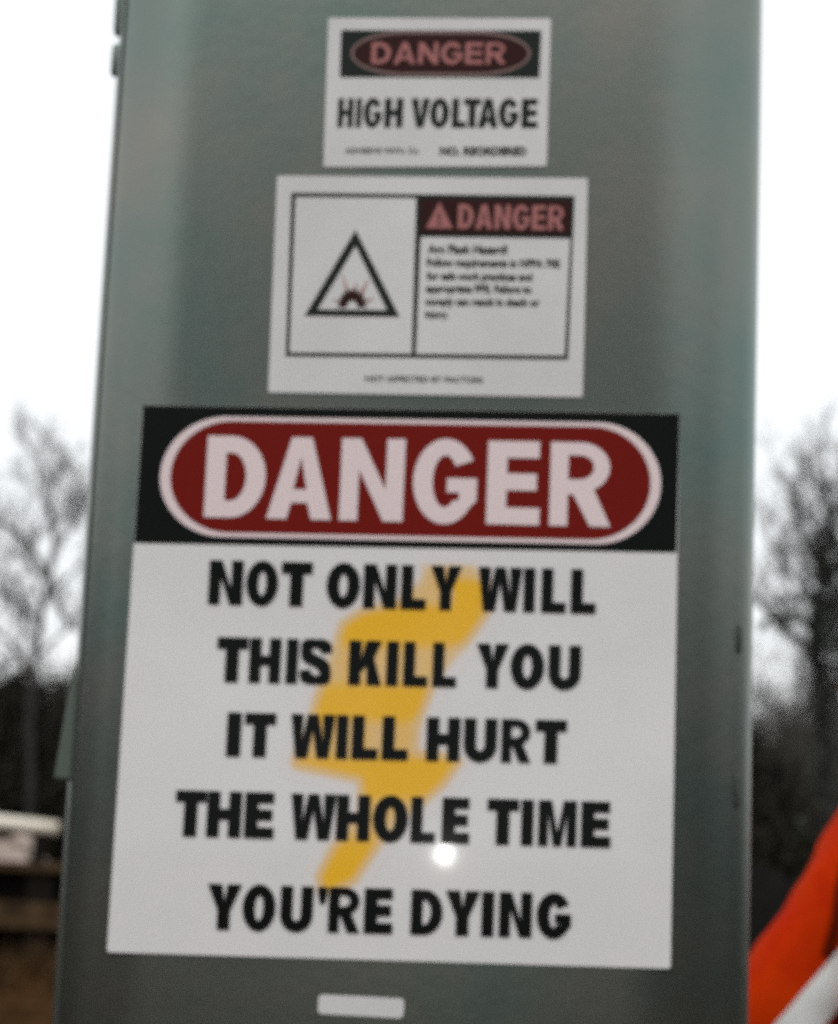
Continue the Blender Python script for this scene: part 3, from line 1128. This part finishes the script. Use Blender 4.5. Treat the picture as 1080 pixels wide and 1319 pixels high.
    for k in range(24*14+1):
        a = 2*math.pi*k/24
        path.append(Vector((.56*math.cos(a), -.37+.74*k/(24*14), R_+.56*math.sin(a))))
    tube(vs, fs, path, [.029]*len(path), 6)
    tube(vs, fs, [Vector((0, -.39, R_)), Vector((0, .39, R_))], [.54, .54], 30)
    link('cable', mesh('cable', vs, fs, BLK, True), r)
    # two pale sandbags on the soil beside it
    for k, (px, Ys, lab) in enumerate(((972, 22.5, 'pale sandbag on the soil, the one nearer the cabinet'), (1003, 23.2, 'pale sandbag on the soil, the one nearer the worker'))):
        vs, fs = [], []
        for i in range(13):
            for j in range(16):
                u, a = i/12, 2*math.pi*j/16
                w2 = math.sin(math.pi*min(max(u, .02), .98))**.35
                vs.append(Vector(((u-.5)*.62, .19*w2*math.cos(a), .09+.085*w2*math.sin(a)+.012*noise.noise(Vector((u*7, a*2, k))))))
        for i in range(12):
            for j in range(16):
                j2 = (j+1) % 16
                fs.append((i*16+j, (i+1)*16+j, (i+1)*16+j2, i*16+j2))
        fs.append(tuple(range(16))); fs.append(tuple(reversed(range(12*16, 13*16))))
        o = link('sandbag', mesh('sandbag', vs, fs, mat('pale_sacking', (.42, .37, .31), rough=.95, var=.3, vscale=8), True))
        o.location = (at(px, Ys), Ys, 0)
        o.rotation_euler = (0, 0, .3+k*.5)
        o['label'] = lab
        o['category'] = 'sandbag'
        o['group'] = 'sandbags beside the cable reel'


build_clutter()

# ------------------------------------------------------------------ worker in orange jacket
def skin_mesh(name, verts, edges, radii, root, mt, sub=2, disp=None):
    me = bpy.data.meshes.new(name)
    me.from_pydata([tuple(v) for v in verts], edges, [])
    ob = bpy.data.objects.new(name, me)
    COL.objects.link(ob)
    sk = ob.modifiers.new('skin', 'SKIN')
    sk.use_smooth_shade = True
    for i, r in enumerate(radii):
        me.skin_vertices[0].data[i].radius = r if isinstance(r, tuple) else (r, r)
    me.skin_vertices[0].data[root].use_root = True
    sb = ob.modifiers.new('sub', 'SUBSURF')
    sb.levels = sub
    sb.render_levels = sub
    dg = bpy.context.evaluated_depsgraph_get()
    res = bpy.data.meshes.new_from_object(ob.evaluated_get(dg))
    bpy.data.objects.remove(ob)
    if disp:
        for v in res.vertices:
            v.co += v.normal*disp(v.co)
    res.materials.clear()
    res.materials.append(mt)
    res.polygons.foreach_set('use_smooth', [True]*len(res.polygons))
    return res


def build_worker():
    PY = 1.25
    SHX, SHZ = face(1000, 1185, PY)
    # local frame: person stands at px ~1180, back turned to the camera
    cx = face(1238, 1200, PY)[0]
    w_ = thing('person', 'worker in an orange high-visibility jacket with white reflective band, back turned, at right edge', 'person', (cx, PY, 0))
    ORG = mat('orange_hi_vis_fabric', (.62, .045, .001), rough=.9, spec=.04, bump=.5, bscale=60, bdist=.002, col2=(.42, .014, .001), vscale=7)
    ORD = mat('dark_red_fold_shade', (.10, .010, .003), rough=1, spec=0)  # colour of the fold shade painted on the jacket
    TAPE = mat('silver_white_reflective_tape', (.90, .92, .90), rough=.5, bump=.3, bscale=120, bdist=.0005)
    NAVY = mat('dark_navy_trousers', (.010, .011, .013), rough=1, spec=.05, bump=.5, bscale=40, bdist=.004)
    SKN = mat('skin', (.46, .27, .19), rough=.5)
    HAT = mat('white_hard_hat', (.78, .77, .74), rough=.3, coat=.5)
    BOOT = mat('brown_leather_boot', (.07, .035, .018), rough=.6)
    HAIR = mat('brown_hair', (.03, .018, .01), rough=.7)
    # body: feet, legs, trunk, arms, neck, head as one skin
    V = [(0, 0, .96), (0, 0, 1.15), (0, .01, 1.32), (0, 0, 1.44), (0, .01, 1.53), (0, .03, 1.60), (0, .035, 1.70), (0, .025, 1.77)]
    E = [(0, 1), (1, 2), (2, 3), (3, 4), (4, 5), (5, 6), (6, 7)]
    Rr = [(.15, .11), (.14, .10), (.15, .11), (.11, .085), (.058, .06), (.066, .075), (.078, .095), (.055, .065)]
    for s in (-1, 1):
        b = len(V)
        V += [(s*.17, 0, 1.425), (s*.215, .0, 1.27), (s*.235, .01, 1.12), (s*.245, .08, .90), (s*.245, .10, .85)]
        E += [(3, b), (b, b+1), (b+1, b+2), (b+2, b+3), (b+3, b+4)]
        Rr += [.058, .048, .040, .028, .032]
        b = len(V)
        V += [(s*.10, 0, .86), (s*.11, .02, .50), (s*.12, -.01, .12), (s*.12, .0, .06), (s*.13, .15, .04)]
        E += [(0, b), (b, b+1), (b+1, b+2), (b+2, b+3), (b+3, b+4)]
        Rr += [.09, .062, .04, .042, .035]
    link('body', skin_mesh('body', V, E, Rr, 0, SKN), w_)
    # fingers
    for s in (-1, 1):
        for k in range(5):
            ox = (k-1.5)*.019
            if k < 4:
                p0 = Vector((s*.245, .095+ox, .835))
                ln = (.070, .078, .074, .060)[k]
                pts = [p0, p0+Vector((-s*.004, .006, -ln*.45)), p0+Vector((-s*.018, .010, -ln*.8)), p0+Vector((-s*.032, .008, -ln))]
            else:
                p0 = Vector((s*.235, .125, .87))
                pts = [p0, p0+Vector((-s*.012, .022, -.022)), p0+Vector((-s*.018, .028, -.05)), p0+Vector((-s*.02, .026, -.062))]
            link('finger', skin_mesh('finger', pts, [(0, 1), (1, 2), (2, 3)], [.0095, .009, .0082, .007], 0, SKN, 1), w_)
    # face: nose, ears, eyes, mouth (looking away from the camera, towards +y)
    vs, fs = [], []
    tube(vs, fs, [Vector((0, .122, 1.715)), Vector((0, .142, 1.685)), Vector((0, .130, 1.668))], [.008, .014, .010], 8)
    link('nose', mesh('nose', vs, fs, SKN, True), w_)
    for s in (-1, 1):
        vs, fs = [], []
        tube(vs, fs, [Vector((s*.078, .02, 1.715)), Vector((s*.090, .012, 1.70)), Vector((s*.082, .018, 1.668))], [.008, .017, .007], 8)
        link('ear', mesh('ear', vs, fs, SKN, True), w_)
        vs, fs = [], []
        tube(vs, fs, [Vector((s*.032-.010, .119, 1.715)), Vector((s*.032, .124, 1.715)), Vector((s*.032+.010, .119, 1.715))], [.002, .007, .002], 8)
        link('eye', mesh('eye', vs, fs, mat('eye_white', (.7, .7, .68), rough=.3), True), w_)
    vs, fs = [], []
    tube(vs, fs, [Vector((-.024, .118, 1.645)), Vector((0, .128, 1.643)), Vector((.024, .118, 1.645))], [.003, .006, .003], 8)
    link('mouth', mesh('mouth', vs, fs, mat('lips', (.35, .12, .10), rough=.5), True), w_)
    link('hair', skin_mesh('hair', [(0, .0, 1.66), (0, .005, 1.72), (0, .01, 1.765)], [(0, 1), (1, 2)], [(.070, .070), (.083, .090), (.065, .075)], 0, HAIR), w_)
    # jacket

    def folds(co):
        return .012*noise.noise(co*8)+.007*noise.noise(co*21+Vector((3, 1, 7)))
    V = [(0, 0, .80), (0, 0, 1.04), (0, .0, 1.28), (0, .0, 1.44), (0, .01, 1.57), (0, .015, 1.62)]
    E = [(0, 1), (1, 2), (2, 3), (3, 4), (4, 5)]
    Rr = [(.205, .15), (.195, .145), (.20, .145), (.165, .125), (.105, .10), (.085, .09)]
    for s in (-1, 1):
        b = len(V)
        V += [(s*.132, 0, 1.510), (s*.212, -.005, 1.345), (s*.25, 0, 1.17), (s*.255, .07, .96), (s*.255, .08, .925)]
        E += [(3, b), (b, b+1), (b+1, b+2), (b+2, b+3), (b+3, b+4)]
        Rr += [.100, .085, .075, .060, .060]
    jm = skin_mesh('jacket', V, E, Rr, 0, ORG, 3, folds)
    jk = link('jacket', jm, w_)
    bv = BVHTree.FromPolygons([v.co.copy() for v in jm.vertices], [tuple(p.vertices) for p in jm.polygons])

    def strip(name, pxs, wpx, mt, off=.0035):
        """coloured strip laid over the jacket's back: centre line through photo pixels at the person's depth"""
        vs, fs = [], []
        prev = []
        pts = []
        for i in range(len(pxs)-1):
            for k in range(10):
                t = k/10
                pts.append(Vector(pxs[i]).lerp(Vector(pxs[i+1]), t))
        pts.append(Vector(pxs[-1]))
        rows = []
        for i, p in enumerate(pts):
            d = (pts[min(i+1, len(pts)-1)]-pts[max(i-1, 0)]).normalized()
            n_ = Vector((-d.y, d.x))
            row = []
            for k in range(7):
                q = p+n_*(k/6-.5)*wpx
                x, z = face(q.x, q.y, PY)
                h = bv.ray_cast(Vector((x-cx, -1, z)), Vector((0, 1, 0)))
                if h[0] is None:
                    row.append(None)
                else:
                    row.append(Vector((h[0].x, h[0].y-off, h[0].z)))
            rows.append(row)
        idx = {}
        for i, row in enumerate(rows):
            for k, v in enumerate(row):
                if v is not None:
                    idx[(i, k)] = len(vs); vs.append(v)
        for i in range(len(rows)-1):
            for k in range(6):
                q = [(i, k), (i, k+1), (i+1, k+1), (i+1, k)]
                if all(z in idx for z in q):
                    if max(abs(vs[idx[a]].y-vs[idx[b]].y) for a in q for b in q) < .05:
                        fs.append(tuple(idx[z] for z in q))
        if not fs:
            return
        link(name, mesh(name, vs, fs, mt, True), jk)
    strip('reflective_band', [(1330, 985), (1230, 1082), (1150, 1155), (1084, 1234), (1014, 1317), (973, 1368)], 50, TAPE)
    strip('reflective_band', [(1146, 990), (1246, 1088), (1326, 1163), (1400, 1244), (1462, 1325), (1503, 1376)], 50, TAPE, .0055)
    strip('armhole_fold_shade', [(1100, 1060), (1076, 1110), (1066, 1150), (1060, 1190), (1050, 1228)], 15, ORD, .002)  # shade of the armhole fold, painted as a dark red strip
    strip('dark_strip', [(1240, 1150), (1170, 1210), (1110, 1290), (1070, 1350), (1040, 1390)], 52, NAVY, .0015)  # dark strips along the lower side of the reflective bands
    strip('dark_strip', [(1236, 1156), (1306, 1216), (1366, 1296), (1406, 1356), (1436, 1396)], 52, NAVY, .0015)
    # collar, trousers, boots, hard hat
    link('trousers', skin_mesh('trousers', [(0, 0, 1.02), (.10, 0, .86), (.115, .02, .50), (.125, -.005, .14), (.125, 0, .10), (-.10, 0, .86), (-.115, .02, .50), (-.125, -.005, .14), (-.125, 0, .10)],
                               [(0, 1), (1, 2), (2, 3), (3, 4), (0, 5), (5, 6), (6, 7), (7, 8)], [(.165, .125), .112, .088, .078, .080, .112, .088, .078, .080], 0, NAVY, 2, folds), w_)
    for s in (-1, 1):
        link('boot', skin_mesh('boot', [(s*.125, 0, .17), (s*.125, .0, .07), (s*.13, .09, .055), (s*.135, .20, .048)], [(0, 1), (1, 2), (2, 3)], [.060, .062, .055, .045], 0, BOOT), w_)
    vs, fs = [], []
    n = 32
    pr = [(.165, -.002), (.155, .004), (.122, .012), (.118, .05), (.100, .09), (.065, .118), (.025, .130), (.001, .132)]
    for (rr, zz) in pr:
        for k in range(n):
            a = 2*math.pi*k/n
            vs.append(Vector((rr*.88*math.cos(a), .028+rr*(1.08 if math.sin(a) > 0 else .92)*math.sin(a), 1.735+zz)))
    for i in range(len(pr)-1):
        for k in range(n):
            k2 = (k+1) % n
            fs.append((i*n+k, i*n+k2, (i+1)*n+k2, (i+1)*n+k))
    link('hard_hat', mesh('hard_hat', vs, fs, HAT, True), w_)


build_worker()
